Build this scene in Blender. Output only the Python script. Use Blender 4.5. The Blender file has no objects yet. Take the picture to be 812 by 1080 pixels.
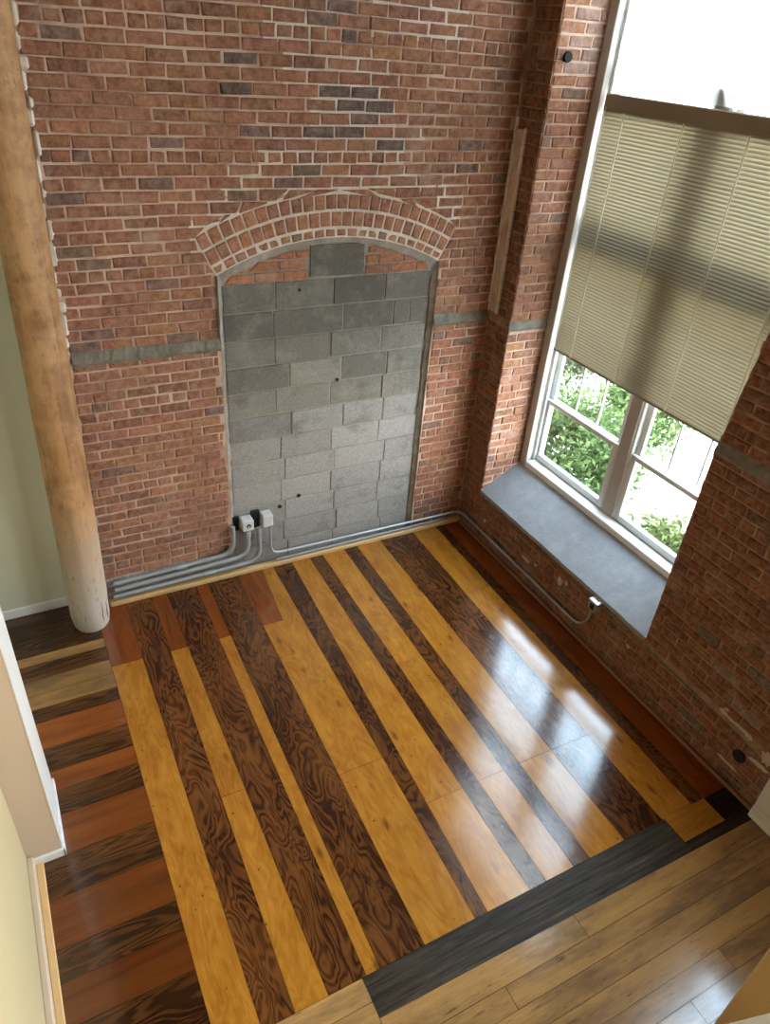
import bpy, math, random
from mathutils import Vector, Matrix
C = bpy.context.scene.collection
S = bpy.context.scene

# ------------------------------------------------------------------ camera
cam_d = bpy.data.cameras.new('camera'); cam = bpy.data.objects.new('camera', cam_d); C.objects.link(cam)
Rm = ((0.88545636, 0.20387626, -0.41761407), (-0.45943141, 0.51924952, -0.72062661), (0.06992725, 0.82994844, 0.55343995))
m4 = Matrix(Rm).to_4x4(); m4.translation = Vector((-3.59730921, -4.77376953, 3.94318917))
cam.matrix_world = m4
cam_d.sensor_fit = 'VERTICAL'; cam_d.sensor_height = 36.0; cam_d.lens = 762.7015 * 36.0 / 1080.0
cam_d.clip_start = 0.05; cam_d.clip_end = 200
S.camera = cam

# ------------------------------------------------------------------ world, sun, exposure
w = bpy.data.worlds.new('sky'); S.world = w; w.use_nodes = True
bg = w.node_tree.nodes['Background']; bg.inputs['Color'].default_value = (0.86, 0.935, 1.0, 1); bg.inputs['Strength'].default_value = 18.5
_t = w.node_tree; _g = _t.nodes.new('ShaderNodeTexCoord'); _s = _t.nodes.new('ShaderNodeSeparateXYZ'); _r = _t.nodes.new('ShaderNodeValToRGB')   # pale horizon, bluer overhead
_t.links.new(_g.outputs['Generated'], _s.inputs[0]); _t.links.new(_s.outputs[2], _r.inputs[0]); _t.links.new(_r.outputs[0], bg.inputs['Color'])
_r.color_ramp.elements[0].position = 0.05; _r.color_ramp.elements[0].color = (1.0, 0.97, 0.92, 1)
_r.color_ramp.elements[1].position = 0.75; _r.color_ramp.elements[1].color = (0.58, 0.80, 1.0, 1)
sd = bpy.data.lights.new('sun', 'SUN'); sd.energy = 12.0; sd.angle = math.radians(1.5); sd.color = (1.0, 0.95, 0.85)
sun = bpy.data.objects.new('sun', sd); C.objects.link(sun)
sun.rotation_euler = Vector((0.30, 0.45, -0.84)).to_track_quat('-Z', 'Y').to_euler(); sun.location = (6, -6, 9)
def portal(name, loc, sy, sz):
    d = bpy.data.lights.new(name, 'AREA'); d.shape = 'RECTANGLE'; d.size = sy; d.size_y = sz; d.cycles.is_portal = True
    o = bpy.data.objects.new(name, d); C.objects.link(o); o.location = loc
    o.rotation_euler = Matrix(((0, 0, 1), (1, 0, 0), (0, 1, 0))).to_euler()   # -Z axis faces into the room (-x)
    return o
portal('window_portal', (0.66, -1.33, 2.75), 2.15, 4.2)
portal('window_portal_near', (0.66, -4.68, 3.2), 2.2, 3.5)
portal('window_portal_far', (0.66, -7.35, 2.9), 2.2, 4.2)
vs = S.view_settings; vs.view_transform = 'Standard'; vs.look = 'None'; vs.gamma = 1.0; vs.use_curve_mapping = False
vs.exposure = 0.12
S.cycles.max_bounces = 12; S.cycles.diffuse_bounces = 7; S.cycles.glossy_bounces = 4; S.cycles.transparent_max_bounces = 12
S.cycles.sample_clamp_indirect = 8.0; S.cycles.caustics_reflective = False; S.cycles.caustics_refractive = False

# ------------------------------------------------------------------ materials
class N:
    """small node-tree writer"""
    def __init__(self, name):
        self.m = bpy.data.materials.new(name); self.m.use_nodes = True
        self.t = self.m.node_tree; self.b = self.t.nodes['Principled BSDF']; self.out = self.t.nodes['Material Output']
    def n(self, typ, ins=None, **kw):
        x = self.t.nodes.new(typ)
        for k, v in kw.items(): setattr(x, k, v)
        for k, v in (ins or {}).items():
            if hasattr(v, 'is_output'): self.t.links.new(v, x.inputs[k])
            else: x.inputs[k].default_value = v
        return x
    def link(self, a, b): self.t.links.new(a, b)
    def coord(self, which='Object'): return self.n('ShaderNodeTexCoord').outputs[which]
    def mapped(self, src, scale): return self.n('ShaderNodeMapping', {'Vector': src, 'Scale': scale}).outputs[0]
    def noise(self, vec, scale, detail=3.0, rough=0.55, dist=0.0):
        return self.n('ShaderNodeTexNoise', {'Vector': vec, 'Scale': scale, 'Detail': detail, 'Roughness': rough, 'Distortion': dist}).outputs['Fac']
    def math(self, op, a, b=0.0, c=0.0, clamp=False):
        x = self.n('ShaderNodeMath', {0: a, 1: b, 2: c}, operation=op); x.use_clamp = clamp; return x.outputs[0]
    def ramp(self, fac, stops):
        x = self.n('ShaderNodeValToRGB', {'Fac': fac}); e = x.color_ramp.elements
        while len(e) < len(stops): e.new(0.5)
        for i, (p, c) in enumerate(stops):
            e[i].position = p; e[i].color = (c, c, c, 1) if isinstance(c, (int, float)) else (*c, 1)
        return x.outputs['Color']
    def mix(self, fac, a, b, mode='MIX'):
        x = self.n('ShaderNodeMix', data_type='RGBA', blend_type=mode)
        for k, v in ((0, fac), (6, a), (7, b)):
            if hasattr(v, 'is_output'): self.t.links.new(v, x.inputs[k])
            else: x.inputs[k].default_value = v if isinstance(v, (int, float)) else (*v, 1) if len(v) == 3 else v
        return x.outputs[2]
    def attr(self, name): return self.n('ShaderNodeAttribute', attribute_name=name).outputs['Color']
    def col(self, v): self._set('Base Color', v)
    def rough(self, v): self._set('Roughness', v)
    def _set(self, k, v):
        if hasattr(v, 'is_output'): self.t.links.new(v, self.b.inputs[k])
        else: self.b.inputs[k].default_value = (*v, 1) if isinstance(v, tuple) and len(v) == 3 else v
    def bump(self, h, strength=0.3, dist=0.01):
        x = self.n('ShaderNodeBump', {'Height': h, 'Strength': strength, 'Distance': dist}); self.t.links.new(x.outputs[0], self.b.inputs['Normal'])

def plain(name, c, rough=0.6, var=0.12, scale=6.0, bump=0.0, metallic=0.0, spec=0.5):
    k = N(name); o = k.coord(); f = k.noise(o, scale, 4)
    k.col(k.mix(f, tuple(v * (1 - var) for v in c), tuple(min(1, v * (1 + var)) for v in c))); k.rough(rough)
    k.b.inputs['Metallic'].default_value = metallic; k.b.inputs['Specular IOR Level'].default_value = spec
    if bump: k.bump(k.noise(o, scale * 12, 4), bump, 0.004)
    return k.m

def mat_brick():
    k = N('old_red_brick'); o = k.coord()
    c = k.attr('tint'); f = k.noise(o, 24, 6, 0.72)
    c2 = k.mix(k.ramp(f, [(0.36, 0.0), (0.64, 1.0)]), k.mix(0.62, c, (0.07, 0.03, 0.022)), k.mix(0.34, c, (0.66, 0.44, 0.30)))
    c3 = k.mix(0.72, c, c2)
    smear = k.ramp(k.noise(o, 3.1, 6, 0.7), [(0.55, 0.0), (0.74, 0.6)])      # lime bloom left on the old face
    k.col(k.mix(smear, c3, (0.50, 0.40, 0.33))); k.rough(0.88); k.b.inputs['Specular IOR Level'].default_value = 0.2
    k.bump(k.noise(o, 40, 6, 0.78), 1.0, 0.010); return k.m
def mat_mortar():
    k = N('lime_mortar'); o = k.coord(); f = k.noise(o, 14, 5, 0.7); g = k.noise(o, 2.2, 3)
    c = k.mix(f, (0.36, 0.235, 0.17), (0.86, 0.68, 0.54)); c = k.mix(k.ramp(g, [(0.46, 0.0), (0.68, 0.75)]), c, (0.24, 0.12, 0.08))
    k.col(c); k.rough(0.95); k.b.inputs['Specular IOR Level'].default_value = 0.1; k.bump(k.noise(o, 60, 5, 0.7), 0.8, 0.006); return k.m
def mat_block():
    k = N('cinder_block'); o = k.coord(); c = k.attr('tint'); f = k.noise(o, 60, 4, 0.7); g = k.noise(o, 5, 5, 0.7)
    v = k.mix(k.ramp(f, [(0.35, 0.0), (0.65, 1.0)]), k.mix(0.35, c, (0.03, 0.03, 0.026)), c)
    v = k.mix(k.ramp(g, [(0.50, 0.0), (0.72, 0.55)]), v, (0.36, 0.34, 0.30)); v = k.mix(k.ramp(k.noise(o, 3.3, 5, 0.7), [(0.30, 0.55), (0.47, 0.0)]), v, (0.09, 0.082, 0.065))
    k.col(v); k.rough(0.92); k.b.inputs['Specular IOR Level'].default_value = 0.25; k.bump(k.noise(o, 160, 4, 0.7), 0.55, 0.004); return k.m
def mat_cement(name='grey_cement', a=(0.20, 0.18, 0.15), b=(0.42, 0.38, 0.32)):
    k = N(name); o = k.coord(); f = k.noise(o, 9, 6, 0.7); k.col(k.mix(k.ramp(f, [(0.3, 0.0), (0.7, 1.0)]), a, b)); k.rough(0.95)
    k.b.inputs['Specular IOR Level'].default_value = 0.15; k.bump(k.noise(o, 45, 5, 0.7), 0.6, 0.006); return k.m

def wood(name, rough=0.16, build=None, coat=0.0):
    k = N(name); uv = k.n('ShaderNodeUVMap', uv_map='grain').outputs[0]; t = k.attr('tint')
    c, h = build(k, uv, t); k.col(c)
    rn = k.noise(k.coord(), 7, 4, 0.6)
    k.rough(k.math('ADD', rough - 0.05, k.math('MULTIPLY', rn, 0.10)))
    k.b.inputs['IOR'].default_value = 1.45 if name == 'charcoal_beam' else 1.65
    if coat: k.b.inputs['Coat Weight'].default_value = coat; k.b.inputs['Coat Roughness'].default_value = 0.06
    if name == 'charcoal_beam': k.b.inputs['Specular IOR Level'].default_value = 0.2
    k.bump(h, 0.07, 0.0015); return k.m
def b_figured(k, uv, t):                                            # bold flame figure
    low = k.noise(k.mapped(uv, (2.3, 6.5, 1)), 1.0, 2.5, 0.5, 0.7)
    r = k.math('SINE', k.math('MULTIPLY', low, 78.0))
    r = k.math('ADD', k.math('MULTIPLY', r, 0.5), 0.5)
    fine = k.noise(k.mapped(uv, (6, 150, 1)), 1.0, 3, 0.6)
    blot = k.noise(k.mapped(uv, (1.6, 5, 1)), 1.0, 3, 0.5)
    fac = k.math('ADD', k.math('MULTIPLY', r, 0.55), k.math('MULTIPLY', k.math('SUBTRACT', fine, 0.5), 0.5))
    fac = k.math('ADD', fac, k.math('MULTIPLY', k.math('SUBTRACT', blot, 0.42), 1.5), clamp=True)
    c = k.mix(k.ramp(fac, [(0.10, 0.0), (0.95, 1.0)]), (0.044, 0.0125, 0.0042), (0.185, 0.066, 0.016))
    return k.mix(1.0, c, t, 'MULTIPLY'), fac
def b_yellow(k, uv, t):                                             # honey pine: soft figure, knots, dents
    low = k.noise(k.mapped(uv, (1.5, 6.0, 1)), 1.0, 3, 0.55, 0.8)
    r = k.math('ADD', k.math('MULTIPLY', k.math('SINE', k.math('MULTIPLY', low, 60.0)), 0.5), 0.5)
    fine = k.noise(k.mapped(uv, (5, 150, 1)), 1.0, 4, 0.65)
    blot = k.noise(k.mapped(uv, (3.0, 8.0, 1)), 1.0, 5, 0.65)
    fac = k.math('ADD', k.math('MULTIPLY', r, 0.14), k.math('MULTIPLY', fine, 0.34))
    fac = k.math('ADD', fac, k.math('MULTIPLY', blot, 0.80), clamp=True)
    c = k.mix(k.ramp(fac, [(0.36, 0.0), (0.84, 1.0)]), (0.265, 0.084, 0.006), (0.485, 0.210, 0.026))
    v = k.n('ShaderNodeTexVoronoi', {'Vector': k.mapped(uv, (1.8, 4.6, 1)), 'Scale': 1.75, 'Randomness': 1.0}).outputs['Distance']
    wob = k.math('ADD', v, k.math('MULTIPLY', k.noise(k.mapped(uv, (14, 30, 1)), 1.0, 3), 0.14))
    c = k.mix(k.ramp(wob, [(0.13, 0.8), (0.25, 0.0)]), c, (0.11, 0.040, 0.010))
    v2 = k.n('ShaderNodeTexVoronoi', {'Vector': k.mapped(uv, (1, 1.3, 1)), 'Scale': 11.0}).outputs['Distance']
    sp = k.math('MULTIPLY', k.ramp(v2, [(0.05, 1.0), (0.11, 0.0)]), k.ramp(k.noise(k.mapped(uv, (4, 6, 1)), 1.0, 2), [(0.42, 0.0), (0.52, 0.85)]))
    c = k.mix(sp, c, (0.06, 0.025, 0.010))
    return k.mix(1.0, c, t, 'MULTIPLY'), fac
def b_red(k, uv, t):
    low = k.noise(k.mapped(uv, (2.2, 9, 1)), 1.0, 4, 0.6, 0.8)
    fine = k.noise(k.mapped(uv, (5, 140, 1)), 1.0, 3, 0.6)
    fac = k.math('ADD', k.math('MULTIPLY', low, 0.7), k.math('MULTIPLY', fine, 0.3))
    c = k.mix(k.ramp(fac, [(0.3, 0.0), (0.75, 1.0)]), (0.105, 0.022, 0.004), (0.29, 0.080, 0.014))
    return k.mix(1.0, c, t, 'MULTIPLY'), fac
def b_beam(k, uv, t):
    fine = k.noise(k.mapped(uv, (2.5, 60, 1)), 1.0, 5, 0.65); s = k.noise(k.mapped(uv, (7, 26, 1)), 1.0, 5, 0.7, 0.4)
    fac = k.math('ADD', k.math('MULTIPLY', fine, 0.55), k.math('MULTIPLY', s, 0.45))
    c = k.mix(k.ramp(fac, [(0.40, 0.0), (0.56, 0.35), (0.68, 1.0)]), (0.012, 0.009, 0.006), (0.13, 0.095, 0.062)); return k.mix(1.0, c, t, 'MULTIPLY'), fac
def b_oak(k, uv, t):
    fine = k.noise(k.mapped(uv, (3, 90, 1)), 1.0, 4, 0.6); st = k.noise(k.mapped(uv, (2.6, 5, 1)), 1.0, 6, 0.72)
    sp = k.noise(k.mapped(uv, (11, 30, 1)), 1.0, 4, 0.7)
    c = k.mix(fine, (0.26, 0.13, 0.036), (0.44, 0.245, 0.085))
    c = k.mix(k.ramp(st, [(0.43, 0.0), (0.62, 0.8)]), c, (0.13, 0.075, 0.034))
    c = k.mix(k.ramp(sp, [(0.60, 0.0), (0.72, 0.8)]), c, (0.035, 0.022, 0.013))
    return k.mix(1.0, c, t, 'MULTIPLY'), fine

M_BRICK, M_MORTAR, M_BLOCK, M_CEM = mat_brick(), mat_mortar(), mat_block(), mat_cement()
M_SHADEM = mat_cement('shaded_mortar', (0.20, 0.115, 0.070), (0.44, 0.29, 0.19))  # mortar darkened for the right wall, its shade put into the colour
M_JOINT = mat_cement('pale_block_joint', (0.22, 0.205, 0.165), (0.40, 0.37, 0.31))
M_FRESH = mat_cement('pale_repointing', (0.56, 0.49, 0.41), (0.84, 0.77, 0.67))
M_WASH = mat_cement('ledge_wash', (0.13, 0.12, 0.095), (0.30, 0.28, 0.22))
M_SILL = mat_cement('sill_concrete', (0.26, 0.27, 0.28), (0.35, 0.36, 0.37))
M_FIG = wood('figured_dark_pine', 0.14, b_figured); M_YEL = wood('honey_pine', 0.14, b_yellow); M_RED = wood('red_stained_pine', 0.14, b_red)
M_BEAM = wood('charcoal_beam', 0.42, b_beam); M_OAK = wood('worn_oak', 0.15, b_oak)
M_GAP = plain('floor_gap', (0.02, 0.012, 0.008), 0.9)
M_CREAM = plain('cream_paint', (0.50, 0.415, 0.235), 0.7, 0.04, 2.0)
M_PLASTER = plain('white_plaster', (0.70, 0.66, 0.60), 0.7, 0.04, 2.0)
M_SAGE = plain('sage_cream_paint', (0.56, 0.55, 0.40), 0.7, 0.04, 2.0)
M_TAN = plain('tan_paint', (0.60, 0.47, 0.34), 0.6, 0.04, 2.0)
M_WHITE = plain('white_trim_paint', (0.78, 0.78, 0.75), 0.4, 0.04, 8.0)
M_FRAME = plain('window_frame_paint', (0.66, 0.68, 0.67), 0.35, 0.05, 8.0)
M_CASE = plain('shaded_frame_paint', (0.42, 0.38, 0.34), 0.5, 0.06, 8.0)  # frame paint darkened, shade on the room-facing faces put into the colour
M_PINE = plain('raw_pine_strip', (0.66, 0.43, 0.19), 0.5, 0.12, 9.0)
M_BASE = plain('mahogany_board', (0.105, 0.036, 0.013), 0.45, 0.25, 5.0)
M_STEEL = plain('galvanised_steel', (0.44, 0.46, 0.47), 0.42, 0.12, 20.0, metallic=0.55)
M_PIPE = plain('grey_conduit', (0.34, 0.36, 0.37), 0.5, 0.14, 18.0, metallic=0.25)
M_PALE = plain('pale_steel_box', (0.70, 0.72, 0.72), 0.4, 0.08, 20.0, metallic=0.2)
M_DARK = plain('dark_hole', (0.012, 0.010, 0.009), 0.9)
M_CEIL = plain('ceiling_timber', (0.13, 0.075, 0.04), 0.7, 0.15, 3.0)
M_PATCH = plain('pale_plaster_patch', (0.55, 0.45, 0.36), 0.9, 0.25, 16.0, bump=0.5)
M_RAIL = plain('blind_rail', (0.26, 0.225, 0.15), 0.5, 0.08, 6.0)
M_CORD = plain('blind_cord', (0.72, 0.68, 0.52), 0.8, 0.05, 30.0)

def mat_column():
    k = N('old_timber_post'); o = k.coord(); z = k.n('ShaderNodeSeparateXYZ', {0: o}).outputs[2]
    st = k.noise(k.mapped(o, (11, 11, 1.0)), 1.0, 6, 0.68, 0.6); bl = k.noise(o, 5.5, 5, 0.65)
    c = k.mix(k.ramp(st, [(0.3, 0.0), (0.7, 1.0)]), (0.15, 0.058, 0.018), (0.49, 0.255, 0.098))
    c = k.mix(k.ramp(bl, [(0.42, 0.0), (0.60, 0.55)]), c, (0.56, 0.335, 0.16))
    ww = k.math('MULTIPLY', k.ramp(k.math('ADD', k.math('MULTIPLY', z, 0.5), k.math('MULTIPLY', bl, 0.55)), [(0.36, 1.0), (0.85, 0.0)]), 0.85)   # whitewash worn off above the base
    c = k.mix(ww, c, (0.56, 0.52, 0.44)); sp = k.noise(k.mapped(o, (22, 22, 9)), 1.0, 4, 0.7)
    c = k.mix(k.ramp(sp, [(0.66, 0.0), (0.74, 0.65)]), c, (0.66, 0.55, 0.40))
    c = k.mix(k.ramp(sp, [(0.30, 0.75), (0.42, 0.0)]), c, (0.16, 0.085, 0.04))
    k.col(c); k.rough(0.62); k.bump(k.math('ADD', st, sp), 0.35, 0.008); return k.m
M_COL = mat_column()

def mat_glass():
    k = N('window_glass'); t = k.t
    tr = k.n('ShaderNodeBsdfTransparent', {'Color': (0.96, 0.96, 0.96, 1)}); gl = k.n('ShaderNodeBsdfGlossy', {'Roughness': 0.02})
    lw = k.n('ShaderNodeLayerWeight', {'Blend': 0.5}).outputs['Facing']
    fr = k.math('MULTIPLY_ADD', k.math('POWER', lw, 5.0), 0.5, 0.025); mx = k.n('ShaderNodeMixShader', {0: fr, 1: tr.outputs[0], 2: gl.outputs[0]})
    k.link(mx.outputs[0], k.out.inputs[0]); return k.m
def mat_translucent(name, c, f, rough=0.6):
    k = N(name); d = k.n('ShaderNodeBsdfDiffuse', {'Color': (*c, 1)}); tr = k.n('ShaderNodeBsdfTranslucent', {'Color': (*c, 1)})
    mx = k.n('ShaderNodeMixShader', {0: f, 1: d.outputs[0], 2: tr.outputs[0]}); k.link(mx.outputs[0], k.out.inputs[0]); return k.m
M_GLASS = mat_glass(); M_SLAT = mat_translucent('blind_slat_vinyl', (0.33, 0.295, 0.205), 0.075); M_FILM = mat_translucent('white_sheet', (0.9, 0.92, 0.93), 0.6)
def mat_leaf():
    k = N('shrub_leaf'); c = k.attr('tint'); d = k.n('ShaderNodeBsdfDiffuse', {'Color': c}); tr = k.n('ShaderNodeBsdfTranslucent', {'Color': c})
    mx = k.n('ShaderNodeMixShader', {0: 0.35, 1: d.outputs[0], 2: tr.outputs[0]}); k.link(mx.outputs[0], k.out.inputs[0]); return k.m
M_LEAF = mat_leaf(); M_BARK = plain('shrub_bark', (0.10, 0.07, 0.045), 0.9)
M_GROUND = plain('pale_paving', (0.62, 0.60, 0.55), 0.9, 0.1, 1.5)

# ------------------------------------------------------------------ mesh helpers
class MB:
    def __init__(self): self.v = []; self.f = []; self.mi = []; self.col = []; self.uv = []; self.mats = []; self.smooth = []
    def mat(self, m):
        if m not in self.mats: self.mats.append(m)
        return self.mats.index(m)
    def face(self, pts, m, col=(1, 1, 1), uv=None, smooth=False):
        b = len(self.v); self.v += [tuple(p) for p in pts]; self.f.append(tuple(range(b, b + len(pts))))
        self.mi.append(self.mat(m)); self.col.append(col); self.uv.append(uv or [(0, 0)] * len(pts)); self.smooth.append(smooth)
    def grid(self, rows, m, closed=False, col=(1, 1, 1), smooth=True):   # rows of points, shared vertices
        b = len(self.v); n = len(rows[0])
        for r in rows: self.v += [tuple(p) for p in r]
        for i in range(len(rows) - 1):
            for j in range(n if closed else n - 1):
                j2 = (j + 1) % n
                self.f.append((b + i * n + j, b + i * n + j2, b + (i + 1) * n + j2, b + (i + 1) * n + j))
                self.mi.append(self.mat(m)); self.col.append(col); self.uv.append([(0, 0)] * 4); self.smooth.append(smooth)
    def box(self, x0, x1, y0, y1, z0, z1, m, bev=0.0, col=(1, 1, 1)):
        if bev <= 0:
            p = [Vector((x, y, z)) for x in (x0, x1) for y in (y0, y1) for z in (z0, z1)]
            for q in ((0, 1, 3, 2), (4, 6, 7, 5), (0, 4, 5, 1), (2, 3, 7, 6), (0, 2, 6, 4), (1, 5, 7, 3)): self.face([p[i] for i in q], m, col)
            return
        b = min(bev, (x1 - x0) / 2.1, (y1 - y0) / 2.1, (z1 - z0) / 2.1)
        lo = (x0, y0, z0); hi = (x1, y1, z1); P = {}
        for sx in (0, 1):
            for sy in (0, 1):
                for sz in (0, 1):
                    s = (sx, sy, sz)
                    for a in range(3):
                        q = [(hi[i] if s[i] else lo[i]) if i == a else ((hi[i] - b) if s[i] else (lo[i] + b)) for i in range(3)]
                        P[(s, a)] = Vector(q)
        cen = Vector(((x0 + x1) / 2, (y0 + y1) / 2, (z0 + z1) / 2))
        def add(pts):
            nrm = (pts[1] - pts[0]).cross(pts[2] - pts[0]); mid = sum(pts, Vector()) / len(pts)
            if nrm.dot(mid - cen) < 0: pts = pts[::-1]
            self.face(pts, m, col)
        for a in range(3):
            o = [i for i in range(3) if i != a]
            for sa in (0, 1):
                q = []
                for (s1, s2) in ((0, 0), (1, 0), (1, 1), (0, 1)):
                    s = [0, 0, 0]; s[a] = sa; s[o[0]] = s1; s[o[1]] = s2; q.append(P[(tuple(s), a)])
                add(q)
            for s1 in (0, 1):
                for s2 in (0, 1):
                    s = [0, 0, 0]; s[o[0]] = s1; s[o[1]] = s2
                    e = list(s); e[a] = 1
                    add([P[(tuple(s), o[0])], P[(tuple(e), o[0])], P[(tuple(e), o[1])], P[(tuple(s), o[1])]])
        for sx in (0, 1):
            for sy in (0, 1):
                for sz in (0, 1): add([P[((sx, sy, sz), a)] for a in range(3)])
    def tube(self, pts, r, m, n=10, cap=True, smooth=True, col=(1, 1, 1)):
        pts = [Vector(p) for p in pts]; rs = r if isinstance(r, (list, tuple)) else [r] * len(pts); rows = []
        up = None
        for i, p in enumerate(pts):
            d = (pts[min(i + 1, len(pts) - 1)] - pts[max(i - 1, 0)]).normalized()
            if up is None:
                up = Vector((0, 0, 1)) if abs(d.z) < 0.9 else Vector((1, 0, 0))
            a = d.cross(up).normalized(); up = a.cross(d).normalized()
            rows.append([p + (a * math.cos(t) + up * math.sin(t)) * rs[i] for t in [2 * math.pi * j / n for j in range(n)]])
        self.grid(rows, m, True, col, smooth)
        if cap: self.face(rows[0][::-1], m, col); self.face(rows[-1], m, col)
    def build(self, name, parent=None, **props):
        me = bpy.data.meshes.new(name); me.from_pydata(self.v, [], self.f)
        for m in self.mats: me.materials.append(m)
        for i, p in enumerate(me.polygons): p.material_index = self.mi[i]; p.use_smooth = self.smooth[i]
        ca = me.color_attributes.new('tint', 'FLOAT_COLOR', 'CORNER'); ul = me.uv_layers.new(name='grain'); li = 0
        for i, f in enumerate(self.f):
            for j in range(len(f)):
                ca.data[li].color = (*self.col[i], 1); ul.data[li].uv = self.uv[i][j]; li += 1
        me.validate(); me.update()
        o = bpy.data.objects.new(name, me); C.objects.link(o)
        if parent: o.parent = parent
        for k, v in props.items(): o[k] = v
        return o
def structure(mb, name, parent=None):
    o = mb.build(name, parent)
    if parent is None: o['kind'] = 'structure'
    return o
def empty(name, loc=(0, 0, 0), **props):
    o = bpy.data.objects.new(name, None); o.empty_display_size = 0.1; C.objects.link(o); o.location = loc
    for k, v in props.items(): o[k] = v
    return o
def part(mb, name, parent, **props):                               # geometry written in world space, parented to a thing at its base
    o = mb.build(name, parent, **props)
    inv = parent.matrix_world_cache if hasattr(parent, 'matrix_world_cache') else None
    off = Vector(parent.location); p = parent.parent
    while p: off += Vector(p.location); p = p.parent
    for v in o.data.vertices: v.co -= off
    return o
def smooth_path(pts, r=0.06, n=6):                                  # rounds the corners of a polyline
    pts = [Vector(p) for p in pts]; out = [pts[0]]
    for i in range(1, len(pts) - 1):
        a, b, c = pts[i - 1], pts[i], pts[i + 1]; l = min(r, (a - b).length * 0.48, (c - b).length * 0.48)
        p0 = b + (a - b).normalized() * l; p1 = b + (c - b).normalized() * l
        for k in range(n + 1):
            t = k / n; out.append(p0 * (1 - t) ** 2 + b * 2 * t * (1 - t) + p1 * t * t)
    return out + [pts[-1]]

# ------------------------------------------------------------------ brick laying
CH, JT = 0.0744, 0.0105
def brick_tint(rng, kind='wall'):
    t = rng.random()
    if kind == 'orange': c = (0.46, 0.175, 0.075)
    elif t < 0.06: c = (0.200, 0.130, 0.108)
    elif t < 0.27: c = (0.285, 0.124, 0.078)
    elif t < 0.35: c = (0.43, 0.192, 0.095)
    else: c = (0.375, 0.160, 0.092)
    f = rng.uniform(0.86, 1.14); return (c[0] * f, c[1] * f * rng.uniform(0.94, 1.08), c[2] * f * rng.uniform(0.9, 1.1))
def one_brick(mb, P, q, d, rng, m=None, col=(1, 1, 1), jit=0.002, depth=0.02, ch=0.006, radial=False):
    """q: four (u,v) corners counter-clockwise seen from the room, d: face height over the datum"""
    cu = sum(a for a, b in q) / 4; cv = sum(b for a, b in q) / 4
    q = [(a + rng.uniform(-jit, jit) * 1.4, b + rng.uniform(-jit, jit)) for a, b in q]
    tilt = rng.uniform(-0.0025, 0.0025); tilt2 = rng.uniform(-0.002, 0.002)
    fr = []
    for (a, b) in q:
        l = math.hypot(a - cu, b - cv) or 1; sa = 1 if a > cu else -1; sb = 1 if b > cv else -1
        if radial:
            k = min(ch * 1.4, l * 0.3) / l * rng.uniform(0.7, 1.2); fr.append(P(a + (cu - a) * k, b + (cv - b) * k, d + sa * tilt + sb * tilt2))
        else: fr.append(P(a - sa * ch * rng.uniform(0.6, 1.3), b - sb * ch * rng.uniform(0.6, 1.3), d + sa * tilt + sb * tilt2))
    bk = [P(a, b, d - depth) for a, b in q]; md = [P(a, b, d - ch * 0.9) for a, b in q]
    mb.face(fr, m or M_BRICK, col)
    for i in range(4):
        j = (i + 1) % 4; mb.face([md[i], md[j], fr[j], fr[i]], m or M_BRICK, col); mb.face([bk[i], bk[j], md[j], md[i]], m or M_BRICK, col)
def lay(mb, P, v0, v1, spans, seed, tint=None, d=0.0, headers=lambda i: False, skip=None, wob=0.004, first=0):
    rng = random.Random(seed); i = first; v = v0
    ph = rng.uniform(0, 6)
    while v + CH * 0.5 < v1:
        top = min(v + CH - JT, v1); L = 0.105 if headers(i) else 0.2125
        off = -(i % 2) * L / 2 + rng.uniform(-0.02, 0.02)
        s0, s1 = spans(v + 0.001), spans(top)
        if len(s0) == 2 and len(s1) == 1: s1 = [(s1[0][0], AX), (AX, s1[0][1])]
        for (a_lo, b_lo), (a_hi, b_hi) in zip(s0, s1):
            u = min(a_lo, a_hi) + off - L
            mx = max(b_lo, b_hi)
            while u < mx:
                ln = L * rng.uniform(0.96, 1.04)
                p0, p1 = max(u, a_lo), min(u + ln - JT, b_lo); q0, q1 = max(u, a_hi), min(u + ln - JT, b_hi)
                if max(p1 - p0, q1 - q0) > 0.028:
                    if p1 < p0: p0 = p1 = (p0 + p1) / 2
                    if q1 < q0: q0 = q1 = (q0 + q1) / 2
                    w1 = wob * math.sin(u * 2.1 + ph + i * 0.35); w2 = wob * math.sin((u + ln) * 2.1 + ph + i * 0.35)
                    uc = (p0 + p1) / 2
                    if not (skip and skip(uc, v + CH / 2)):
                        col = tint(uc, v, rng) if tint else brick_tint(rng)
                        one_brick(mb, P, [(p0, v + w1), (p1, v + w2), (q1, top + w2), (q0, top + w1)], d + rng.uniform(-0.004, 0.0045), rng, None, col, 0.0032, 0.02, 0.0075)
                u += ln
        v += CH; i += 1

# ================================================================== STRUCTURE
ZC = 5.35
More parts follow.
